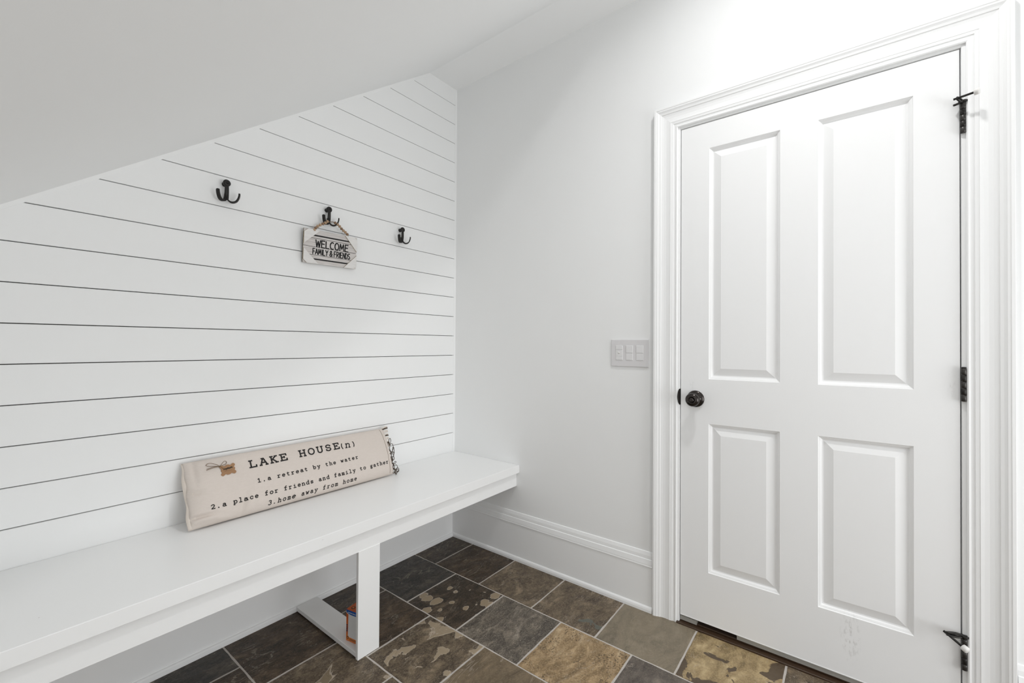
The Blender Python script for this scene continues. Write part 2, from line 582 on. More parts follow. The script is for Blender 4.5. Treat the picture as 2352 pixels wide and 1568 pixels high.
# caulk lines close the seams at corner and slope
prism('caulk_bead', [(-.013, -.0009), (.0, -.0035), (.0, .012), (-.013, .012)], 'z', .515, ZF, m_ship, wb)
cn = (SL / math.hypot(SL, 1), -1 / math.hypot(SL, 1))
v = []
for x in (XL, XS):
    for d, y in ((-.002, -.004), (.012, -.0009), (.012, .012), (-.002, .012)):
        v.append((x + cn[0] * d, y, slope_z(x) + cn[1] * d))
mk('caulk_bead', v, [(0, 1, 5, 4), (1, 2, 6, 5), (2, 3, 7, 6), (3, 0, 4, 7), (0, 1, 2, 3), (4, 5, 6, 7)], m_ship, wb)
box('lower_panel', XL, XR, .0005, .012, 0, .50, m_trim, wb)

# baseboard under the bench: shoe with a fine groove above
prof_shoe = [(0, 0), (.0, .024), (-.004, .0238), (-.005, .0215), (-.0105, .0195), (-.0135, .015), (-.0145, .006), (-.0145, 0)]
bb = struct(prism('baseboard_back', [(-.0015 + p[0], p[1]) for p in prof_shoe], 'x', XL, -.0, m_trim))
box('baseboard_board', XL, -.0, -.004, -.0015, 0, .40, m_trim, bb)

# right wall (door wall) with opening
def wall_right():
    bm = bmesh.new()
    add_box(bm, 0, .12, CY0 - .004, .1, -.02, ZC + .05)
    add_box(bm, 0, .12, YF - .1, CY1 + .004, -.02, ZC + .05)
    add_box(bm, 0, .12, CY1 + .004, CY0 - .004, CT - .002, ZC + .05)
    return bmo('wall_right', bm, m_wall)
wr = struct(wall_right())
# something dark-ish closes the opening behind the door
struct(box('wall_behind', .24, .26, -2.6, -.9, -.02, 2.4, m_wall))

# ceiling: high ceiling + dropped flat strip + slope + end face
def ceiling():
    v = []; f = []
    def q(*p):
        b = len(v); v.extend(p); f.append(tuple(range(b, b + len(p))))
    T = .1
    prof = [(XR, ZF), (XS, ZF), (XL, slope_z(XL)), (XL, ZC), (XR, ZC)]
    bm = bmesh.new()
    add_box(bm, XL - .1, XR + .1, YF - .1, .1, ZC, ZC + .1)
    a = [bm.verts.new((x, YE, z)) for x, z in prof]
    b = [bm.verts.new((x, .012, z)) for x, z in prof]
    n = len(prof)
    bm.faces.new(a); bm.faces.new(b[::-1])
    for i in range(n):
        j = (i + 1) % n
        bm.faces.new((a[i], a[j], b[j], b[i]))
    # soften the crease between flat strip and slope and round the lower arris
    return bmo('ceiling', bm, m_ceil)
struct(ceiling())
struct(box('wall_left', XL - .1, XL, YF - .1, .1, -.02, ZC + .05, m_wall))

# front wall, behind the camera, with a low opening added for the fill light
WX0, WX1, WZ0, WZ1 = -1.68, -.04, .03, 1.69
def wall_front():
    bm = bmesh.new()
    add_box(bm, XL, WX0, YF - .1, YF, -.02, ZC)
    add_box(bm, WX1, XR, YF - .1, YF, -.02, ZC)
    add_box(bm, WX0, WX1, YF - .1, YF, WZ1, ZC)
    add_box(bm, WX0, WX1, YF - .1, YF, -.02, WZ0)
    return bmo('wall_front', bm, m_wall)
struct(wall_front())
w1 = bmesh.new()
for a_, b_, c_, d_ in ((WX0, WX0 + .06, WZ0, WZ1), (WX1 - .06, WX1, WZ0, WZ1), (WX0 + .06, WX1 - .06, WZ0, WZ0 + .07), (WX0 + .06, WX1 - .06, WZ1 - .06, WZ1), (-.89, -.83, WZ0 + .07, WZ1 - .06)):
    add_box(w1, a_, b_, YF - .08, YF - .03, c_, d_)
struct(bmo('added_window_1', w1, m_trim))  # made-up window frame, goes with the added fill light

# baseboard on the door wall
base_prof = [(0, 0), (0, .258), (-.004, .256), (-.0085, .242), (-.0095, .232), (-.0095, .228), (-.013, .226), (-.0165, .206), (-.0165, .202), (-.0175, .199), (-.0175, .196), (-.0145, .194), (-.0145, 0)]
shoe_prof = [(-.014, 0), (-.014, .024), (-.0165, .0235), (-.0205, .019), (-.0225, .011), (-.0225, 0)]
def basebd(y0, y1, name='baseboard_right'):
    o = struct(prism(name, base_prof, 'y', y0, y1, m_trim))
    prism('shoe_moulding', shoe_prof, 'y', y0, y1, m_trim, o)
basebd(-.001, CY0 + .101)
basebd(CY1 - .101, YF)

# ------------------------------------------------------------------ door casing and jamb
casing = [(0, 0), (0, .0105), (.0035, .0125), (.0075, .0112), (.0085, .0098), (.0165, .0108), (.0175, .0130), (.0262, .0142), (.0272, .0152), (.036, .0140), (.046, .0135), (.056, .0145), (.066, .0168),
          (.0672, .0188), (.0745, .0205), (.0785, .0225), (.0812, .0242), (.0865, .0248), (.0885, .0262), (.096, .0262), (.097, .0250), (.097, 0)]
def casing_leg(sign):
    v = []
    for w, t in casing:
        y = (CY0 + w) if sign > 0 else (CY1 - w)
        v += [(-t, y, 0.0 if w < .03 else 0.0), (-t, y, CT + w)]
    n = len(casing)
    f = [(2 * i, 2 * (i + 1), 2 * (i + 1) + 1, 2 * i + 1) for i in range(n - 1)]
    f += [tuple(2 * i for i in range(n)), tuple(2 * i + 1 for i in range(n))]
    return v, f
hv = []
for w, t in casing:
    hv += [(-t, CY0 + w, CT + w), (-t, CY1 - w, CT + w)]
n = len(casing)
hf = [(2 * i, 2 * (i + 1), 2 * (i + 1) + 1, 2 * i + 1) for i in range(n - 1)]
hf += [tuple(2 * i for i in range(n)), tuple(2 * i + 1 for i in range(n))]
trim = struct(mk('trim_1', hv, hf, m_trim))      # head casing; the legs are its parts
for side in (1, -1):
    v, f = casing_leg(side)
    mk('casing_leg', v, f, m_trim, trim)
# jamb: exposed edge round the leaf, with stop behind it
jd = .004   # jamb edge sits a touch behind the casing
box('jamb', -jd, .115, CY0 - .0098, CY0 + .01, 0, CT + .01, m_trim, trim, .0012)
box('jamb', -jd, .115, CY1 - .01, CY1 + .0098, 0, CT + .01, m_trim, trim, .0012)
box('head_jamb', -jd, .115, CY1 + .0098, CY0 - .0098, CT - .009, CT + .012, m_trim, trim, .0012)
box('door_stop_moulding', .040, .052, CY0 - .03, CY0 - .009, 0, CT - .008, m_trim, trim)
box('door_stop_moulding', .040, .052, CY1 + .009, CY1 + .03, 0, CT - .008, m_trim, trim)
box('door_stop_moulding', .040, .052, CY1 + .009, CY0 - .009, CT - .03, CT - .008, m_trim, trim)
# strike plate: dark half-oval let into the jamb edge
sp = bmesh.new()
c0 = [(-jd - .0006, CY0 - .0105 + .0105 * max(0, math.sin(PI * k / 12)), .955 + .034 * math.cos(PI * k / 12)) for k in range(13)]
va = [sp.verts.new(p) for p in c0]
vb = [sp.verts.new((p[0] + .02, p[1], p[2])) for p in c0]
sp.faces.new(va); sp.faces.new(vb[::-1])
for i in range(13):
    j = (i + 1) % 13
    sp.faces.new((va[i], va[j], vb[j], vb[i]))
o = bmo('strike_plate', sp, m_bronze, trim)
o['label'] = 'dark bronze strike plate'

# threshold
th = struct(box('trim_2', -.0145, .13, CY1 + .0, CY0 - .0, -.012, .006, m_brown, None, .002))
box('threshold_ridge', .010, .10, CY1 + .010, CY0 - .010, .006, .013, m_brown, th, .002)
box('weather_strip', .008, .028, CY1 + .012, -1.572, .013, .033, m_metal, th)
box('weather_strip', .006, .026, -1.422, CY0 - .012, .010, .027, m_metal, th)

# ------------------------------------------------------------------ door leaf
PY = [(-1.468, -1.7175), (-1.834, -2.086)]
PZ = [(.243, .852), (1.035, 1.987)]
def door_leaf():
    bm = bmesh.new()
    ys = [DY0, PY[0][0], PY[0][1], PY[1][0], PY[1][1], DY1]
    zs = [.036, PZ[0][0], PZ[0][1], PZ[1][0], PZ[1][1], DT]
    V = {}
    for i, y in enumerate(ys):
        for j, z in enumerate(zs):
            V[i, j] = bm.verts.new((0.0, y, z))
    for i in range(5):
        for j in range(5):
            if i in (1, 3) and j in (1, 3): continue
            bm.faces.new((V[i, j], V[i + 1, j], V[i + 1, j + 1], V[i, j + 1]))
    bv = [bm.verts.new((.035, y, z)) for y, z in ((DY0, .036), (DY1, .036), (DY1, DT), (DY0, DT))]
    bm.faces.new(bv)
    loops = ([V[i, 0] for i in range(6)], [V[5, j] for j in range(6)], [V[5 - i, 5] for i in range(6)], [V[0, 5 - j] for j in range(6)])
    ends = ((0, 1), (1, 2), (2, 3), (3, 0))
    for lp, (a, b) in zip(loops, ends):
        bm.faces.new(lp + [bv[b], bv[a]])
    return bmo('door_1', bm, m_door)
door = struct(door_leaf())
rings = [(0, 0), (.0025, .0035), (.0045, .0042), (.0085, .0068), (.0115, .0105), (.0150, .0118), (.0165, .0118), (.0435, .0030), (.0445, .0026)]
for (ya, yb) in PY:
    for (za, zb) in PZ:
        v = []; f = []
        for ins_, dep in rings:
            v += [(dep, ya - ins_, za + ins_), (dep, yb + ins_, za + ins_), (dep, yb + ins_, zb - ins_), (dep, ya - ins_, zb - ins_)]
        for r in range(len(rings) - 1):
            for k in range(4):
                a = 4 * r + k; b = 4 * r + (k + 1) % 4
                f.append((a, b, b + 4, a + 4))
        e = 4 * (len(rings) - 1)
        f.append((e, e + 1, e + 2, e + 3))
        # back
        b0 = len(v)
        v += [(.034, ya, za), (.034, yb, za), (.034, yb, zb), (.034, ya, zb)]
        f.append((b0, b0 + 1, b0 + 2, b0 + 3))
        for k in range(4): f.append((k, (k + 1) % 4, b0 + (k + 1) % 4, b0 + k))
        mk('panel', v, f, m_door, door)
box('bottom_rail_edge', -.0008, .004, DY1 + .001, DY0 - .001, .0345, .0375, m_trim, door)

# door knob with rosette and turn button
KY, KZ = -1.417, .951
kn = lathe('door_knob', [(.008, 0), (.011, .004), (.0105, .018), (.012, .026), (.019, .031), (.0255, .038), (.0275, .046), (.0270, .052), (.0235, .058), (.0165, .0615), (.0115, .0622), (.0110, .0605), (.0, .060)], (0, KY, KZ), (-1, 0, 0), m_bronze, door, 40)
kn['label'] = 'oil-rubbed bronze door knob'
lathe('rosette', [(.0345, 0), (.0345, .003), (.0325, .0065), (.028, .0095), (.020, .0125), (.014, .015), (.012, .018), (.0, .018)], (0, KY, KZ), (-1, 0, 0), m_bronze, kn, 40)
lathe('turn_button', [(.0095, .058), (.0092, .064), (.006, .066), (.003, .0655), (.0, .0655)], (0, KY, KZ), (-1, 0, 0), m_bronze, kn, 24)
lathe('screw_hole', [(.0022, 0), (.0022, .0006), (0, .0006)], (-.0118, KY - .022, KZ + .002), (-.9, -.4, 0), m_metal, kn, 10)

# hinges with five knuckles; the top and bottom ones carry a pin stop
HY = -2.1985
def hinge(z0, z1, label):
    hg = box('hinge', -.006, -.0005, HY - .0085, HY - .0005, z0 + .002, z1 - .002, m_hinge2, door)
    hg['label'] = label
    L = (z1 - z0) / 5
    for k in range(5):
        lathe('knuckle', [(.0062, .0006), (.0070, .0012), (.0070, L - .0012), (.0062, L - .0006)], (-.0085, HY + .001, z0 + L * k), (0, 0, 1), m_hinge if k % 2 == 0 else m_hinge2, hg, 18)
    lathe('hinge_pin_cap', [(.0055, 0), (.0062, .002), (.005, .004), (.0, .0045)], (-.0085, HY + .001, z1 - .0006), (0, 0, 1), m_hinge2, hg, 14)
    return hg
hinge(1.829, 1.921, 'dark hinge at the top of the door')
hinge(1.006, 1.108, 'dark hinge at mid height')
hinge(.192, .287, 'dark hinge at the foot of the door')

def pin_stop(zc, head, end, tip_len, label, back):
    """zc: height of plate, head: point of the cranked end, end: rubber end"""
    C0 = Vector((-.0085, HY + .001, zc))
    vs, fs = lathe_geo([(.009, -.002), (.0105, -.001), (.0105, .003), (.009, .004)], C0, (0, 0, 1), 16)
    h = Vector(head); e = Vector(end)
    # cranked yoke from the pin to the head
    for off in (-.0042, .0042):
        o_ = Vector((off * .3, 0, off))
        tube_geo(smooth_path([C0 + o_ * .4, C0.lerp(h, .5) + o_ * 1.2, h + o_ * .7], 4), .0031, 6, vs, fs)
    tube_geo([h + (h - e).normalized() * .008, e], .0034, 8, vs, fs)
    tube_geo([C0, Vector(back)], .0034, 8, vs, fs)
    st = mk('hinge_pin_stop', vs, fs, m_hinge2, door, True)
    st['label'] = label
    d = (e - h).normalized()
    tv, tf = lathe_geo([(.0050, 0), (.0086, .001), (.0092, .008), (.0092, tip_len), (.0080, tip_len + .002), (.0, tip_len + .0025)], e - d * .002, d, 18)
    mk('rubber_tip', tv, tf, m_rubber, st, True)
pin_stop(1.925, (-.036, -2.181, 1.929), (-.050, -2.216, 1.929), .010, 'dark pin stop with white rubber tip at the top hinge', (-.020, -2.176, 1.916))
pin_stop(.293, (-.040, -2.155, .302), (-.066, -2.186, .288), .012, 'dark pin stop with white rubber tip at the bottom hinge', (-.030, -2.160, .300))

# ------------------------------------------------------------------ switch plate
spl = box('switch_plate', -.0062, -.0004, -1.219, -1.041, 1.0745, 1.1985, m_plate, None, .0022, 2)
tag(spl, 'white three-gang light switch plate on the wall left of the door casing', 'light switch')
for k, yc in enumerate((-1.081, -1.130, -1.179)):
    fr = box('switch_frame', -.0068, -.0055, yc - .0172, yc + .0172, 1.1035, 1.1715, m_plate2, spl, .0004)
    if k == 0:
        box('rocker', -.0086, -.0066, yc - .0160, yc + .0160, 1.1045, 1.1205, m_plate2, fr, .0006)
        box('rocker', -.0086, -.0066, yc - .0160, yc + .0160, 1.1525, 1.1705, m_plate2, fr, .0006)
        box('rocker', -.0080, -.0066, yc - .0160, yc + .0160, 1.1215, 1.1515, m_plate2, fr, .0006)
        lathe('indicator_button', [(.0042, 0), (.0040, .0016), (.0025, .0024), (0, .0026)], (-.0079, yc + .001, 1.1375), (-1, 0, 0), m_rubber, fr, 16)
    else:
        box('rocker', -.0088, -.0066, yc - .0160, yc + .0160, 1.1380, 1.1705, m_plate2, fr, .0008)
        box('rocker', -.0078, -.0066, yc - .0160, yc + .0160, 1.1045, 1.1370, m_plate2, fr, .0008)
        if k == 2:
            lathe('indicator_button', [(.0018, 0), (.0015, .0008), (0, .001)], (-.0085, yc + .0135, 1.1365), (-1, 0, 0), m_rubber, fr, 10)
    box('label_mark', -.0092, -.0085, yc - .004, yc + .004, 1.1075, 1.1085, m_plate, fr)

# ------------------------------------------------------------------ bench
bench = empty('bench', (-1.3, -.25, 0))
box('seat_board', XL, -.0008, -.4995, -.0012, .4735, .5152, m_bench, bench, .0022, 2)
box('edge_band', XL, -.0008, -.5035, -.4965, .4735, .5158, m_bench, bench, .0015, 2)
box('apron', XL, -.0008, -.4845, -.4665, .398, .4735, m_bench, bench, .001)
lg = box('leg', -.972, -.879, -.4865, -.4725, 0, .4005, m_bench, bench, .001)
box('floor_runner', -.9705, -.8735, -.4725, -.0165, .005, .0225, m_bench, bench, .001)
box('back_cleat', XL, -.0008, -.022, -.0045, .430, .4735, m_bench, bench)
tag(bench, 'long white built-in wooden bench along the shiplap wall', 'bench')
adopt(bench)

# ------------------------------------------------------------------ coat hooks
def strap_geo(pts, wdir, half, thick, vs, fs, taper=True):
    pts = [Vector(p) for p in pts]
    n = len(pts); b0 = len(vs)
    w = Vector(wdir).normalized()
    for i, p in enumerate(pts):
        t = (pts[min(i + 1, n - 1)] - pts[max(i - 1, 0)]).normalized()
        m = w.cross(t).normalized()
        hw = half(i / (n - 1)) if callable(half) else half
        for a, b in ((-1, -.55), (-.7, -1), (.7, -1), (1, -.55), (1, .55), (.7, 1), (-.7, 1), (-1, .55)):
            vs.append(p + w * hw * a + m * thick * b)
    for i in range(n - 1):
        for k in range(8):
            q = b0 + i * 8 + k; q1 = b0 + i * 8 + (k + 1) % 8
            fs.append((q, q1, q1 + 8, q + 8))
    fs.append(tuple(b0 + k for k in range(8)))
    fs.append(tuple(b0 + (n - 1) * 8 + k for k in range(8)))

def make_hook():
    root = empty('coat_hook')
    # local: origin on the wall at the middle; +z up, -y out of wall
    S = -.024
    lathe('mounting_post', [(.0095, 0), (.0095, .004), (.0085, .006), (.0085, .022)], (0, 0, 0), (0, -1, 0), m_black, root, 20)
    hd = lathe('head', [(.0105, .0195), (.0128, .022), (.0132, .026), (.0120, .0285), (.0085, .0298), (.0045, .0300), (.0040, .0288), (.0, .0288)], (0, 0, 0), (0, -1, 0), m_black, root, 24)
    lathe('screw', [(.0030, .0284), (.0026, .0294), (0, .0296)], (0, 0, 0), (0, -1, 0), m_bronze, hd, 10)
    vs, fs = [], []
    strap_geo(smooth_path([(0, S - .001, -.004), (0, S - .001, -.020), (0, S + .000, -.038), (0, S + .003, -.054), (0, S + .006, -.063)], 4), (1, 0, 0), lambda t: .0062 + .0022 * t, .0030, vs, fs)
    mk('shank', vs, fs, m_black, root, True)
    for s in (1, -1):
        vs, fs = [], []
        d = Vector((.86 * s, -.51, 0))
        w = Vector((.51, .86 * s, 0))
        o0 = Vector((.0008 * s, S + .004, 0))
        path = [(-.002, -.040), (.000, -.052), (.0045, -.063), (.013, -.0705), (.023, -.0715), (.033, -.066), (.0395, -.055), (.0425, -.044), (.0432, -.034)]
        if s < 0: path = [(a * .92, b) for a, b in path]
        P = smooth_path([o0 + d * a + Vector((0, 0, b)) for a, b in path], 5)
        strap_geo(P, w, lambda t: (.0088 if t < .95 else .0088 * math.sqrt(max(.05, 1 - ((t - .95) / .05) ** 2))) * (.9 + .1 * math.cos(PI * t)), .0027, vs, fs)
        mk('prong', vs, fs, m_black, root, True)
    return root
hook0 = make_hook()
def place(root, loc):
    root.location = loc
def dup(root):
    r = root.copy(); col.objects.link(r)
    for ch in list(root.children):
        c = ch.copy(); col.objects.link(c); c.parent = r
        for g in list(ch.children):
            d = g.copy(); col.objects.link(d); d.parent = c
    return r
HK = [(-1.2590, 0, 1.7880), (-.8420, 0, 1.7913), (-.4245, 0, 1.7876)]
HL = ['bare black iron double coat hook, leftmost of the three on the shiplap', 'black iron double coat hook with the welcome sign hanging from it', 'bare black iron double coat hook nearest the room corner, right of the sign']
for i, (p, lb) in enumerate(zip(HK, HL)):
    h = hook0 if i == 0 else dup(hook0)
    h.location = p
    tag(h, lb, 'coat hook', 'coat hooks on the shiplap wall')

# ------------------------------------------------------------------ stroke lettering
def arc(cx, cy, rx, ry, a0, a1, n=12):
    return [(cx + rx * math.cos(math.radians(a0 + (a1 - a0) * i / n)), cy + ry * math.sin(math.radians(a0 + (a1 - a0) * i / n))) for i in range(n + 1)]
X = .66
SER = {   # typewriter slab serif, glyph box 0..0.62 wide
 'L': [[(.14, 1), (.14, 0)], [(.02, 1), (.28, 1)], [(.02, 0), (.56, 0), (.56, .26)]],
 'A': [[(.06, 0), (.28, 1), (.34, 1), (.56, 0)], [(.16, .36), (.46, .36)], [(-.02, 0), (.16, 0)], [(.46, 0), (.64, 0)], [(.16, 1), (.34, 1)]],
 'K': [[(.12, 1), (.12, 0)], [(.02, 1), (.24, 1)], [(.02, 0), (.24, 0)], [(.50, 1), (.12, .42)], [(.22, .56), (.54, 0)], [(.40, 1), (.60, 1)], [(.42, 0), (.64, 0)]],
 'E': [[(.12, 1), (.12, 0)], [(.0, 1), (.54, 1), (.54, .76)], [(.0, 0), (.56, 0), (.56, .26)], [(.12, .52), (.36, .52)], [(.36, .64), (.36, .40)]],
 'H': [[(.10, 1), (.10, 0)], [(.50, 1), (.50, 0)], [(.10, .5), (.50, .5)], [(.0, 1), (.2, 1)], [(.0, 0), (.2, 0)], [(.4, 1), (.6, 1)], [(.4, 0), (.6, 0)]],
 'O': [arc(.30, .5, .27, .5, 0, 360, 24)],
 'U': [[(.10, 1), (.10, .3)] + arc(.30, .3, .20, .3, 180, 360)[1:] + [(.50, 1)], [(.0, 1), (.2, 1)], [(.4, 1), (.6, 1)]],
 'S': [[(.50, .74), (.50, .92)], arc(.30, .75, .20, .25, 20, 250, 14) + arc(.30, .26, .21, .26, 80, -160, 14), [(.09, .28), (.09, .06)]],
 '(': [arc(.55, .42, .40, .66, 140, 220, 10)],
 ')': [arc(.02, .42, .40, .66, 40, -40, 10)],
 'a': [arc(.28, .46, .19, .20, 150, 20, 8) + [(.47, .30), (.47, .10), (.52, .02), (.60, .02)], arc(.27, .20, .19, .19, 80, 330, 12) + [(.47, .16)], [(.46, .40), (.28, .39)]],
 'b': [[(.10, 1), (.10, 0)], [(.0, 1), (.1, 1)], arc(.32, .33, .22, .33, 180, -180, 20)],
 'c': [arc(.31, .33, .24, .33, 40, 325, 16), [(.50, .54), (.50, .42)]],
 'd': [[(.50, 1), (.50, 0), (.60, 0)], [(.38, 1), (.50, 1)], arc(.29, .33, .22, .33, 0, 360, 20)],
 'e': [[(.08, .35), (.53, .35)] + arc(.31, .33, .23, .33, 5, 320, 18)],
 'f': [arc(.42, .80, .18, .20, 70, 180, 8) + [(.24, 0)], [(.06, .62), (.48, .62)], [(.08, 0), (.44, 0)]],
 'g': [arc(.28, .42, .19, .22, 0, 360, 16), [(.42, .58), (.58, .66)], [(.20, .22), (.13, .10), (.22, .04), (.44, .02), (.52, -.10)] + arc(.30, -.16, .22, .16, 10, -200, 14)],
 'h': [[(.12, 1), (.12, 0)], [(.02, 1), (.12, 1)], [(.12, .46)] + arc(.31, .44, .18, .20, 150, 0, 8) + [(.49, 0)], [(.02, 0), (.22, 0)], [(.39, 0), (.60, 0)]],
 'i': [[(.10, .64), (.30, .64), (.30, 0)], [(.06, 0), (.54, 0)], [(.29, .88), (.31, .90)]],
 'l': [[(.10, 1), (.30, 1), (.30, 0)], [(.06, 0), (.54, 0)]],
 'm': [[(.08, .64), (.08, 0)], [(.0, .64), (.08, .64)], arc(.19, .50, .11, .14, 170, 0, 7) + [(.30, 0)], arc(.41, .50, .11, .14, 170, 0, 7) + [(.52, 0)], [(.0, 0), (.16, 0)], [(.24, 0), (.38, 0)], [(.46, 0), (.61, 0)]],
 'n': [[(.02, .64), (.12, .64), (.12, 0)], [(.12, .46)] + arc(.31, .44, .18, .20, 150, 0, 8) + [(.49, 0)], [(.02, 0), (.22, 0)], [(.39, 0), (.60, 0)]],
 'o': [arc(.30, .33, .24, .33, 0, 360, 20)],
 'p': [[(.0, .64), (.10, .64), (.10, -.30)], [(.0, -.30), (.24, -.30)], arc(.32, .33, .22, .32, 180, -180, 20)],
 'r': [[(.06, .64), (.20, .64), (.20, 0)], [(.06, 0), (.42, 0)], [(.20, .40)] + arc(.42, .40, .20, .24, 150, 60, 6)],
 's': [arc(.30, .48, .18, .17, 20, 240, 10) + arc(.30, .17, .20, .17, 70, -160, 10), [(.48, .64), (.48, .50)], [(.11, .16), (.11, .02)]],
 't': [[(.22, .88), (.22, .16)] + arc(.36, .16, .14, .16, 180, 320, 8), [(.06, .64), (.46, .64)]],
 'w': [[(.06, .64), (.18, 0), (.30, .52), (.42, 0), (.54, .64)], [(-.02, .64), (.14, .64)], [(.46, .64), (.62, .64)]],
 'y': [[(.10, .64), (.32, .02)], [(.54, .64), (.24, -.30), (.08, -.30)], [(.0, .64), (.20, .64)], [(.42, .64), (.62, .64)]],
 '1': [[(.10, .78), (.30, 1), (.30, 0)], [(.08, 0), (.52, 0)]],
 '2': [arc(.30, .72, .22, .26, 165, -35, 12) + [(.08, .06), (.54, .04)], [(.54, .14), (.54, .0)]],
 '3': [arc(.28, .74, .20, .24, 150, -80, 10), arc(.28, .26, .23, .26, 80, -150, 12)],
 '.': [arc(.26, .06, .035, .035, 0, 360, 8), [(.25, .06), (.27, .06)]],
 ' ': []}
SAN = {
 'W': [[(0, 1), (.16, 0), (.32, .82), (.48, 0), (.64, 1)]],
 'E': [[(.50, 1), (.06, 1), (.06, 0), (.52, 0)], [(.06, .54), (.44, .54)]],
 'L': [[(.06, 1), (.06, 0), (.50, 0)]],
 'C': [arc(.33, .5, .28, .5, 55, 305, 18)],
 'O': [arc(.32, .5, .28, .5, 0, 360, 24)],
 'M': [[(.04, 0), (.12, 1), (.34, .25), (.56, 1), (.66, 0)]],
 'F': [[(.50, 1), (.06, 1), (.06, 0)], [(.06, .52), (.42, .52)]],
 'A': [[(0, 0), (.26, 1), (.54, 0)], [(.08, .34), (.46, .34)]],
 'I': [[(.12, 1), (.12, 0)]],
 'Y': [[(0, 1), (.27, .48), (.54, 1)], [(.27, .48), (.22, 0)]],
 '&': [[(.62, .0), (.20, .62)] + arc(.32, .80, .15, .19, 190, -30, 10) + [(.34, .56), (.14, .38)] + arc(.27, .22, .20, .21, 150, 300, 8) + [(.52, .22), (.62, .46)]],
 'R': [[(.06, 0), (.06, 1)] + arc(.26, .74, .24, .26, 90, -90, 10) + [(.06, .48)], [(.20, .48), (.52, 0)]],
 'N': [[(.04, 0), (.06, 1), (.50, 0), (.50, 1)]],
 'D': [[(.06, 0), (.06, 1)] + arc(.14, .5, .38, .5, 90, -90, 14) + [(.06, 0)]],
 'S': [arc(.28, .76, .20, .24, 30, 250, 12) + arc(.26, .25, .24, .25, 80, -150, 12)],
 ' ': []}

def ribbon(pts, w, vs, fs, fn):
    """flat stroke of width w, mapped through fn(s,h)->3D"""
    P = [Vector((a, b)) for a, b in pts]
    # resample
    Q = [P[0]]
    for i in range(1, len(P)):
        d = (P[i] - P[i - 1]).length
        k = max(1, int(d / .006))
        for j in range(1, k + 1): Q.append(P[i - 1].lerp(P[i], j / k))
    P = Q
    n = len(P)
    if n < 2: return
    for i in range(n - 1):
        t = (P[i + 1] - P[i])
        if t.length < 1e-7: continue
        t.normalize()
        nn = Vector((-t.y, t.x)) * (w / 2)
        e = t * (w * .28)
        a, b = P[i] - e, P[i + 1] + e
        q = [a + nn, a - nn, b - nn, b + nn]
        c0 = len(vs)
        for p in q: vs.append(fn(p.x, p.y))
        fs.append((c0, c0 + 1, c0 + 2, c0 + 3))

def write(text, font, s0, h0, pitch, height, width, stroke, fn, vs, fs, slant=0.0, dh=0.0, adv=None, jit=0.0, italics=None):
    s = s0
    total = len(text)
    for i, ch in enumerate(text):
        base = h0 + dh * i
        sl = slant
        if italics and italics[0] <= i < italics[1]: sl = .22
        for st in font[ch]:
            ribbon([(s + (x * width) + sl * y * height, base + y * height) for x, y in st], stroke, vs, fs, fn)
        s += adv(ch) if adv else pitch
    return s

# ------------------------------------------------------------------ lumbar pillow
PO = Vector((-1.389, -.118, .5205)); PT_ = Vector((-1.389, -.022, .735))
PE = (PT_ - PO); PH = PE.length; PE.normalize()
PN = Vector((0, -PE.z, PE.y)); PL = .847; PTK = .036
def pht(s, h):
    u = min(max(s / PL, 0), 1); v = min(max(h / PH, 0), 1)
    a = (1 - abs(2 * v - 1) ** 2.4) ** (1 / 2.2)
    w = min(u / .10, 1); w2 = min((1 - u) / .04, 1)
    t = PTK * a * math.sqrt(max(0, 1 - (1 - w) ** 2)) * math.sqrt(max(0, 1 - (1 - w2) ** 2)) + .002
    return t
def gauss(x, m, s): return math.exp(-((x - m) / s) ** 2)
def wrinkle(s, h):
    w = .0034 * (noise.noise(Vector((s * 6, h * 11, 3.1)))) + .0012 * noise.noise(Vector((s * 17, h * 26, 9.1)))
    # crease running in from the lower left corner, and a dent at the left edge
    hc = .036 - .9 * max(0, s - .02) * max(0, s - .02) - .16 * max(0, s - .07)
    w += -.0095 * gauss(h, hc, .006) * gauss(s, .028, .045)
    w += .0040 * gauss(h, hc + .012, .010) * gauss(s, .035, .045)
    w += .0050 * gauss(h, hc - .014, .009) * gauss(s, .05, .055)
    w += -.0080 * gauss(h, .120 - .10 * s, .009) * gauss(s, .012, .030)
    w += .0040 * gauss(h, .136 - .10 * s, .012) * gauss(s, .016, .030)
    w += -.0045 * gauss(s - .30 * h, .150, .009) * gauss(h, .03, .05)
    w += .0042 * gauss(s - .35 * h, .170, .012) * gauss(h, .03, .05)
    w += .0034 * gauss(s - .3 * h, .255, .010) * gauss(h, .015, .035)
    w += -.0045 * gauss(s + .2 * h, .345, .009) * gauss(h, .012, .03)
    w += .0030 * gauss(s + .2 * h, .362, .010) * gauss(h, .012, .03)
    w += -.0050 * gauss(s, .026, .009) * gauss(h, .20, .06)
    return w
def pcen(s, h):
    # end outlines wave a little in and out
    return PO + Vector((1, 0, 0)) * s + PE * h
def pfront(s, h, off=.0):
    t = pht(s, h)
    k = min(1, t / .012)
    return pcen(s, h) + PN * (t + wrinkle(s, h) * k + off)
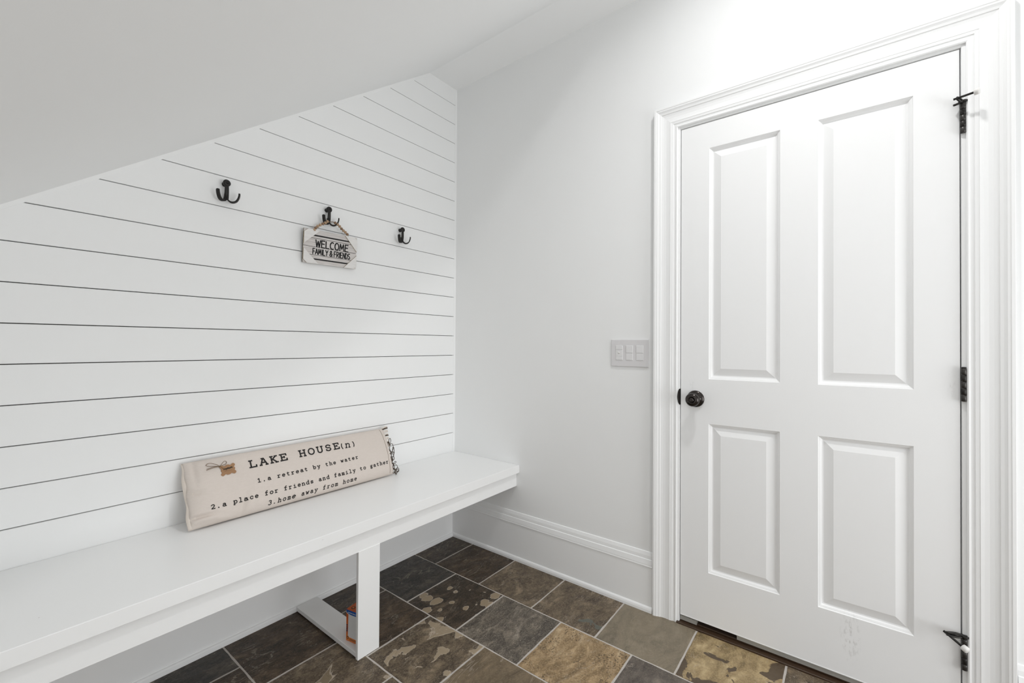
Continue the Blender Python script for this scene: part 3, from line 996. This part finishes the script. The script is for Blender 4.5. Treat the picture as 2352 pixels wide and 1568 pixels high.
def pillow():
    NU, NV = 260, 110
    vs = []; fs = []
    def sside(i): 
        q = i / NU
        return PL * (0.5 - 0.5 * math.cos(PI * q)) * .35 + PL * q * .65
    ring = []
    for i in range(NU + 1):
        s = sside(i)
        row = []
        for j in range(NV + 1):
            v = 0.5 - 0.5 * math.cos(PI * j / NV)
            row.append(pfront(s, v * PH))
        for j in range(NV - 1, 0, -1):
            v = 0.5 - 0.5 * math.cos(PI * j / NV)
            row.append(pcen(s, v * PH) - PN * (pht(s, v * PH) * .85))
        ring.append(row)
    m = len(ring[0])
    for r in ring: vs.extend(r)
    for i in range(NU):
        for j in range(m):
            a = i * m + j; b = i * m + (j + 1) % m
            fs.append((a, b, b + m, a + m))
    fs.append(tuple(range(m))); fs.append(tuple(NU * m + k for k in range(m)))
    # lift anything that dips under the seat board
    for p in vs:
        if p.z < .5168: p.z = .5168
    return vs, fs
v, f = pillow()
pil = empty('lumbar_pillow', (-.966, -.1, .516))
body = mk('pillow_body', v, f, m_fab, pil, True)
# left flange: doubled canvas edge that waves
vs = []; fs = []
NV = 40
for j in range(NV + 1):
    h = PH * j / NV * 1.0
    wv = .0035 * math.sin(h * 46) + .003 * math.sin(h * 90 + 1)
    base = pcen(0.004, h)
    o1 = base + PN * (.002 + wv)
    inn = pcen(.016, h) + PN * (pht(.016, h) * .8)
    out = base + Vector((-.010 - .003 * math.sin(h * 50), 0, 0)) + PN * wv
    o2 = out - PN * .003
    i2 = pcen(.016, h) - PN * (pht(.016, h) * .8)
    vs += [inn, o1 + Vector((-.004, 0, 0)), out, o2, o1 - PN * .006, i2]
for j in range(NV):
    for k in range(6):
        a = j * 6 + k; b = j * 6 + (k + 1) % 6
        fs.append((a, b, b + 6, a + 6))
fs.append(tuple(range(6))); fs.append(tuple(NV * 6 + k for k in range(6)))
for p in vs:
    if p.z < .5168: p.z = .5168
mk('side_seam', vs, fs, m_seam, pil, True)
# stitched line near the right end
tube('stitch_line', [pfront(PL - .030, PH * (.03 + .94 * k / 30), .0004) for k in range(31)], .0007, m_twine, pil, 5)
# lettering
vs = []; fs = []
fn = lambda s, h: pfront(s, h, .0011)
write('LAKE HOUSE', SER, .200, .1675, .0390, .0262, .046, .0052, fn, vs, fs, dh=.0006)
write('(', SER, .583, .168, .02, .029, .042, .0040, fn, vs, fs)
write('n', SER, .606, .1695, .02, .029, .040, .0044, fn, vs, fs, slant=.2)
write(')', SER, .634, .168, .02, .029, .042, .0040, fn, vs, fs)
write('1.a retreat by the water', SER, .2185, .1045, .01845, .0148, .0205, .0029, fn, vs, fs, dh=.0002)
write('2.a place for friends and family to gather', SER, .0575, .0490, .01805, .0150, .0208, .0029, fn, vs, fs, dh=.00014)
write('3.home away from home', SER, .2470, .0125, .01860, .0150, .0208, .0027, fn, vs, fs, slant=.16, dh=.0002)
mk('lettering', vs, fs, m_ink, pil)

# kraft tag with scalloped outline
def tagshape():
    pts = []
    Wd, Hd = .0245, .0190
    def corner(cx, cy, a0):
        return [(cx + .0075 * math.cos(math.radians(a0 + k * 18)), cy + .0075 * math.sin(math.radians(a0 + k * 18))) for k in range(6)]
    pts += corner(Wd - .0065, Hd - .0065, 0)
    pts += [(.010, Hd - .004), (.004, Hd - .0005), (-.004, Hd - .0005), (-.010, Hd - .004)]
    pts += corner(-Wd + .0065, Hd - .0065, 90)
    pts += [(-Wd + .0035, .006), (-Wd + .0005, 0), (-Wd + .0035, -.006)]
    pts += corner(-Wd + .0065, -Hd + .0065, 180)
    pts += [(-.010, -Hd + .004), (-.004, -Hd + .0005), (.004, -Hd + .0005), (.010, -Hd + .004)]
    pts += corner(Wd - .0065, -Hd + .0065, 270)
    pts += [(Wd - .0035, -.006), (Wd - .0005, 0), (Wd - .0035, .006)]
    return pts
tc = (.1262, .1765); ta = .05
tl = [(tc[0] + a * math.cos(ta) - b * math.sin(ta), tc[1] + a * math.sin(ta) + b * math.cos(ta)) for a, b in tagshape()]
tc3 = pcen(*tc) + PN * (pht(*tc) + .0045)
bm = bmesh.new()
def tp3(a, b, o): return pcen(a, b) + PN * (pht(*tc) + .0030 + o)
va = [bm.verts.new(tp3(a, b, .0012)) for a, b in tl]
vb = [bm.verts.new(tp3(a, b, 0)) for a, b in tl]
bm.faces.new(va); bm.faces.new(vb[::-1])
for i in range(len(tl)):
    j = (i + 1) % len(tl)
    bm.faces.new((va[i], va[j], vb[j], vb[i]))
tg = bmo('gift_tag', bm, m_kraft, pil)
tg['label'] = 'small brown card tag'
vs = []; fs = []
fnt = lambda s, h: tp3(s, h, .0015)
zz = [(tc[0] - .015 + .030 * k / 16, tc[1] + .0035 + .0026 * (1 if k % 2 else -1) + .0015 * math.sin(k) + .0012 * k / 8) for k in range(17)]
ribbon(zz, .0016, vs, fs, fnt)
ribbon([(tc[0] - .012, tc[1] + .003), (tc[0] + .014, tc[1] + .006)], .0042, vs, fs, fnt)
ribbon([(tc[0] - .014, tc[1] - .0055), (tc[0] + .012, tc[1] - .0040)], .0005, vs, fs, fnt)
mk('stamped_mark', vs, fs, m_smudge, tg)
def pp(s, h, o): return pcen(s, h) + PN * (pht(s, h) + o)
kn_ = (.1025, .1935)
vs = []; fs = []
for path in ([kn_, (.092, .203), (.076, .2125), (.0655, .2125), (.0625, .206), (.074, .2005), (.092, .196), kn_],
             [kn_, (.112, .205), (.121, .2115), (.1265, .2075), (.124, .2005), (.112, .1965), kn_],
             [kn_, (.084, .1960), (.060, .1925)], [kn_, (.084, .1935), (.0585, .1885)], [kn_, (.110, .184), (.1210, .1745)]):
    tube_geo(smooth_path([pp(a, b, .0055 + .002 * math.sin(i * 1.3)) for i, (a, b) in enumerate(path)], 5), .00085, 5, vs, fs)
vv, ff = lathe_geo([(.0, -.0030), (.0022, -.002), (.0030, 0), (.0022, .002), (0, .003)], pp(kn_[0], kn_[1], .006), (1, 0, 1), 8, vs, fs)
mk('twine_bow', vs, fs, m_twine, pil, True)

# right end: band of striped ribbon and looped twine fringe
rr = random.Random(5)
for k in range(6):
    h = PH * (.97 - .075 * k)
    a = pcen(PL - .012, h) + PN * (pht(PL - .012, h) * .9)
    b = pcen(PL + .030 - .0025 * k, h + .006 - .0015 * k) + PN * .004
    d = PE * .0075
    c = a.lerp(b, .5) + PN * .004
    mk('ribbon_stripe', [a - d * .5, c - d * .5, b - d * .5, b + d * .5, c + d * .6, a + d * .3,
                         a - d * .5 - PN * .001, c - d * .5 - PN * .001, b - d * .5 - PN * .001, b + d * .5 - PN * .001, c + d * .6 - PN * .001, a + d * .3 - PN * .001],
       [(0, 1, 4, 5), (1, 2, 3, 4), (6, 7, 10, 11), (7, 8, 9, 10), (0, 1, 7, 6), (1, 2, 8, 7), (2, 3, 9, 8), (3, 4, 10, 9), (4, 5, 11, 10), (5, 0, 6, 11)],
       m_twined if k % 2 == 0 else m_fab, pil)
    mk('ribbon_stripe', [p + PE * .008 for p in (a - d * .5, c - d * .5, b - d * .5, b + d * .3, c + d * .3, a + d * .1)],
       [(0, 1, 4, 5), (1, 2, 3, 4)], m_seam, pil)
vs = []; fs = []
main = []
for k in range(26):
    h = PH * (.66 - .64 * k / 25)
    main.append(pcen(PL + .003 + .006 * math.sin(k * 1.1), h) + PN * (.010 + .006 * math.sin(k * .9)))
tube_geo(smooth_path(main, 4), .0020, 6, vs, fs)
main2 = [p + Vector((.004 * math.sin(i * 1.7), 0, .002 * math.cos(i))) + PN * .003 * math.cos(i * 1.3) for i, p in enumerate(main)]
tube_geo(smooth_path(main2, 4), .0017, 6, vs, fs)
for (h0, rx, rz, dx, n) in ((.70, .008, .012, .012, 1), (.55, .009, .020, .014, 1), (.47, .007, .020, .018, 1), (.40, .010, .014, .010, 1), (.22, .008, .006, .012, 1), (.12, .010, .012, .010, 1), (.04, .012, .008, .008, 1), (.06, .009, .010, .013, 1), (.32, .006, .010, .006, 1), (.02, .008, .010, .004, 1)):
    cc = pcen(PL + dx + .009, PH * h0) + PN * rr.uniform(.004, .012)
    ph = rr.uniform(0, 6)
    loop = [cc + Vector((rx * math.cos(PI + 2 * PI * t / 14), rr.uniform(-.001, .001) + .003 * math.sin(2 * PI * t / 14 + ph), rz * math.sin(PI + 2 * PI * t / 14))) for t in range(15)]
    tube_geo(smooth_path(loop, 3), .0015, 6, vs, fs)
for k in range(7):
    h = PH * (.62 - .1 * k)
    q0 = pcen(PL - .010, h) + PN * pht(PL - .010, h); q1 = pcen(PL + .006, h - .006) + PN * .012
    tube_geo(smooth_path([q0, q0.lerp(q1, .5) + PN * .004, q1, q1 + Vector((.004, 0, -.008))], 4), .0018, 6, vs, fs)
for p in vs:
    if p.z < .5175: p.z = .5175
    if p.y > -.003: p.y = -.003
mk('twine_fringe', vs, fs, m_twined, pil, True)
tag(pil, 'long cream canvas lumbar pillow with black typewriter lettering leaning on the bench', 'pillow')
adopt(pil)

# ------------------------------------------------------------------ welcome sign
A_ = Vector((-.9610, -.0300, 1.6810))     # top left (front face)
B_ = Vector((-.7010, -.0300, 1.6865))
D_ = Vector((-.9575, -.0125, 1.5315))     # bottom left
sx = (B_ - A_); sy = (D_ - A_)
sn = sy.cross(sx).normalized()
if sn.y > 0: sn = -sn
def sp3(u, v, o=0.0): return A_ + sx * u + sy * v + sn * o
def plate(name, poly, o0, o1, mat, parent, edge=None):
    n = len(poly)
    v = [sp3(a, b, o1) for a, b in poly] + [sp3(a, b, o0) for a, b in poly]
    f = [tuple(range(n)), tuple(range(n, 2 * n))] + [(i, (i + 1) % n, n + (i + 1) % n, n + i) for i in range(n)]
    o = mk(name, v, f, mat, parent)
    if edge is not None:
        o.data.materials.append(edge)
        for p in o.data.polygons:
            if abs(p.normal.dot(sn)) < .7: p.material_index = 1
    return o
sign = empty('hanging_sign', tuple(A_.lerp(sp3(1, 1), .5)))
plate('backing_board', [(.004, .006), (.996, .006), (.996, .994), (.004, .994)], -.0085, -.0035, m_gap, sign)
for a, b in ((0, .245), (.245, .5), (.5, .742), (.742, 1)):
    ga = .006 if a > 0 else 0; gb = .006 if b < 1 else 0
    plate('slat', [(0, a + ga), (1, a + ga), (1, b - gb), (0, b - gb)], -.0085 + .0049, 0, m_slat, sign, m_edge)
for v0 in (.165, .862):
    plate('painted_bar', [(.02, v0 - .021), (.98, v0 - .021), (.98, v0 + .021), (.02, v0 + .021)], .0, .0003, m_inks, sign)
for poly in ([(.0, .10), (.07, 0), (.28, 0), (0, .44)], [(.75, 0), (.935, 0), (1, .09), (1, .46)], [(0, .57), (.27, 1), (.065, 1), (0, .90)], [(1, .57), (1, .915), (.945, 1), (.75, 1)]):
    plate('corner_slat', poly, .0002, .0048, m_slatc, sign, m_edge)
vs = []; fs = []
Wm, Hm = sx.length, sy.length
fns = lambda s, h: sp3(s / Wm, 1 - h / Hm, .0006)
advd = {'I': .26, 'W': .74, 'M': .78, ' ': .30, '&': .72, 'O': .72, 'C': .68}
wd1 = sum(advd.get(c, .62) for c in 'WELCOME')
k1 = (.835 - .215) * Wm / (wd1 - .06)
write('WELCOME', SAN, .215 * Wm, (1 - .493) * Hm, 0, .205 * Hm, k1, .0052, fns, vs, fs, adv=lambda c: advd.get(c, .62) * k1)
wd2 = sum(advd.get(c, .62) for c in 'FAMILY & FRIENDS')
k2 = (.875 - .165) * Wm / (wd2 - .06)
write('FAMILY & FRIENDS', SAN, .165 * Wm, (1 - .715) * Hm, 0, .165 * Hm, k2, .0041, fns, vs, fs, adv=lambda c: advd.get(c, .62) * k2)
mk('lettering', vs, fs, m_inks, sign)
# bead cord: over both prongs of the middle hook
hx, hz = HK[1][0], HK[1][2]
cord = [sp3(.165, .03, .002), Vector((-.900, -.032, 1.700)), Vector((-.866, -.040, 1.7225)), Vector((hx - .018, -.040, 1.7290)), Vector((hx, -.036, 1.7315)), Vector((hx + .013, -.040, 1.7330)), Vector((-.806, -.042, 1.7245)), Vector((-.786, -.040, 1.7085)), Vector((-.762, -.036, 1.6965)), sp3(.83, .02, .002)]
cp = smooth_path(cord, 8)
tube('cord', cp, .0016, m_twine, sign, 6)
# beads by arc length
cum = [0]
for i in range(1, len(cp)): cum.append(cum[-1] + (cp[i] - cp[i - 1]).length)
def at(s):
    for i in range(1, len(cp)):
        if cum[i] >= s:
            t = (s - cum[i - 1]) / max(1e-9, cum[i] - cum[i - 1])
            return cp[i - 1].lerp(cp[i], t), (cp[i] - cp[i - 1]).normalized()
    return cp[-1], (cp[-1] - cp[-2]).normalized()
tot = cum[-1]
s = .004; i = 0
bead0 = None
mid0, mid1 = tot * .405, tot * .565
while s < tot - .003:
    if mid0 < s < mid1:
        s += .003; continue
    p, d = at(s)
    vs_, fs_ = lathe_geo([(.0014, -.0060), (.0046, -.0046), (.0068, -.0014), (.0068, .0014), (.0046, .0046), (.0014, .0060)], (0, 0, 0), (0, 0, 1), 12)
    if bead0 is None:
        bead0 = mk('bead', vs_, fs_, m_bead, sign, True)
        b = bead0
    else:
        b = bead0.copy(); col.objects.link(b)
        if i % 3 == 1:
            b.data = b.data.copy(); b.data.materials[0] = m_beadd
    b.rotation_euler = d.to_track_quat('Z', 'Y').to_euler()
    b.location = p
    s += .0128; i += 1
tag(sign, 'small whitewashed slat WELCOME sign hanging by wooden beads from the middle hook', 'sign')
adopt(sign)

# ------------------------------------------------------------------ small carton on the runner
bx = empty('carton', (-.915, -.41, .0226))
def rotp(px, py, z):   # local (a along the front edge, b depth)
    c0 = Vector((-.9540, -.3800, 0)); e1 = Vector((.20, -.98, 0)).normalized(); e2_ = Vector((.98, .20, 0)).normalized()
    return c0 + e1 * px + e2_ * py + Vector((0, 0, z))
def quadbox(name, a0, a1, b0, b1, z0, z1, mat, parent):
    v = [rotp(a, b, z) for z in (z0, z1) for a, b in ((a0, b0), (a1, b0), (a1, b1), (a0, b1))]
    return mk(name, v, [(0, 1, 2, 3), (4, 5, 6, 7), (0, 1, 5, 4), (1, 2, 6, 5), (2, 3, 7, 6), (3, 0, 4, 7)], mat, parent)
Z0 = .0228
quadbox('carton_body', 0, .080, 0, .055, Z0, Z0 + .1195, m_orange, bx)
def face(name, pts, mat, o=.0004):
    v = [rotp(a, -o, Z0 + z) for a, z in pts]
    v2 = [rotp(a, .0, Z0 + z) for a, z in pts]
    n = len(v)
    mk(name, v + v2, [tuple(range(n))] + [(i, (i + 1) % n, n + (i + 1) % n, n + i) for i in range(n)], mat, bx)
face('blue_band', [(0, .119), (.080, .119), (.080, .104), (.03, .103), (.012, .1045), (.004, .108), (0, .112)], m_blue)
face('white_edge', [(0, .112), (.004, .108), (.012, .1045), (.03, .103), (.080, .104), (.080, .1015), (.03, .1005), (.011, .102), (.003, .106), (0, .110)], m_boxw, .0006)
face('white_panel', [(.009, .028)] + [(.0150 - .006 * math.cos(math.radians(t)), .022 - .006 * math.sin(math.radians(t)) + .0) for t in (20, 45, 70, 90)] + [(.080, .014), (.080, .101), (.03, .100), (.011, .101)], m_boxw)
face('orange_foot', [(0, .002), (.080, .002), (.080, .0135), (.016, .0155), (.008, .022), (.004, .026), (0, .027)], m_orange2, .0005)
for k, (a, z) in enumerate(((.0042, .060), (.0042, .052), (.0042, .045), (.0042, .038))):
    face('print_mark', [(a - .0030, z - .0028), (a + .0030, z - .0020), (a + .0026, z + .0024), (a - .0026, z + .0018)], m_navy, .0008)
ring = [(.0085 + .0048 * math.cos(2 * PI * t / 14), .013 + .0058 * math.sin(2 * PI * t / 14)) for t in range(14)]
face('round_mark', ring, m_brown, .0008)
face('round_mark', [(.0085 + (a - .0085) * .55, .013 + (z - .013) * .55) for a, z in ring], m_orange2, .0011)
for z in (.0105, .0065):
    face('print_line', [(.017, z - .0008), (.060, z - .0008), (.060, z + .0008), (.017, z + .0008)], m_brown, .0008)
for k in range(6):
    face('print_line', [(.010 + k * .008, .1085), (.015 + k * .008, .1085), (.015 + k * .008, .1115), (.010 + k * .008, .1115)], m_boxw, .0008)
v = [rotp(.018 + .008 * math.cos(2 * PI * t / 14), .018 + .008 * math.sin(2 * PI * t / 14), Z0 + .1200) for t in range(14)]
mk('round_mark', v + [p - Vector((0, 0, .0005)) for p in v], [tuple(range(14))] + [(i, (i + 1) % 14, 14 + (i + 1) % 14, 14 + i) for i in range(14)], m_brown, bx)
v = [rotp(.018 + .0045 * math.cos(2 * PI * t / 14), .018 + .0045 * math.sin(2 * PI * t / 14), Z0 + .1204) for t in range(14)]
mk('round_mark', v + [p - Vector((0, 0, .0005)) for p in v], [tuple(range(14))] + [(i, (i + 1) % 14, 14 + (i + 1) % 14, 14 + i) for i in range(14)], m_orange2, bx)
tag(bx, 'small orange, blue and white carton half hidden behind the bench leg', 'box')
adopt(bx)

# ------------------------------------------------------------------ ceiling lights
for i, (x, y) in enumerate(((LAMP[0], LAMP[1]), (-1.95, -3.0))):
    cl = lathe('ceiling_light', [(.095, 0), (.094, .006), (.078, .012), (.074, .010), (.074, 0)], (x, y, ZC), (0, 0, -1), m_trim, None, 40)
    lathe('diffuser', [(.073, .0), (.073, .0035), (0, .0035)], (x, y, ZC - .001), (0, 0, -1), m_lens, cl, 40)
    tag(cl, ('round flush ceiling light in front of the door wall', 'round flush ceiling light towards the front wall')[i], 'ceiling light')
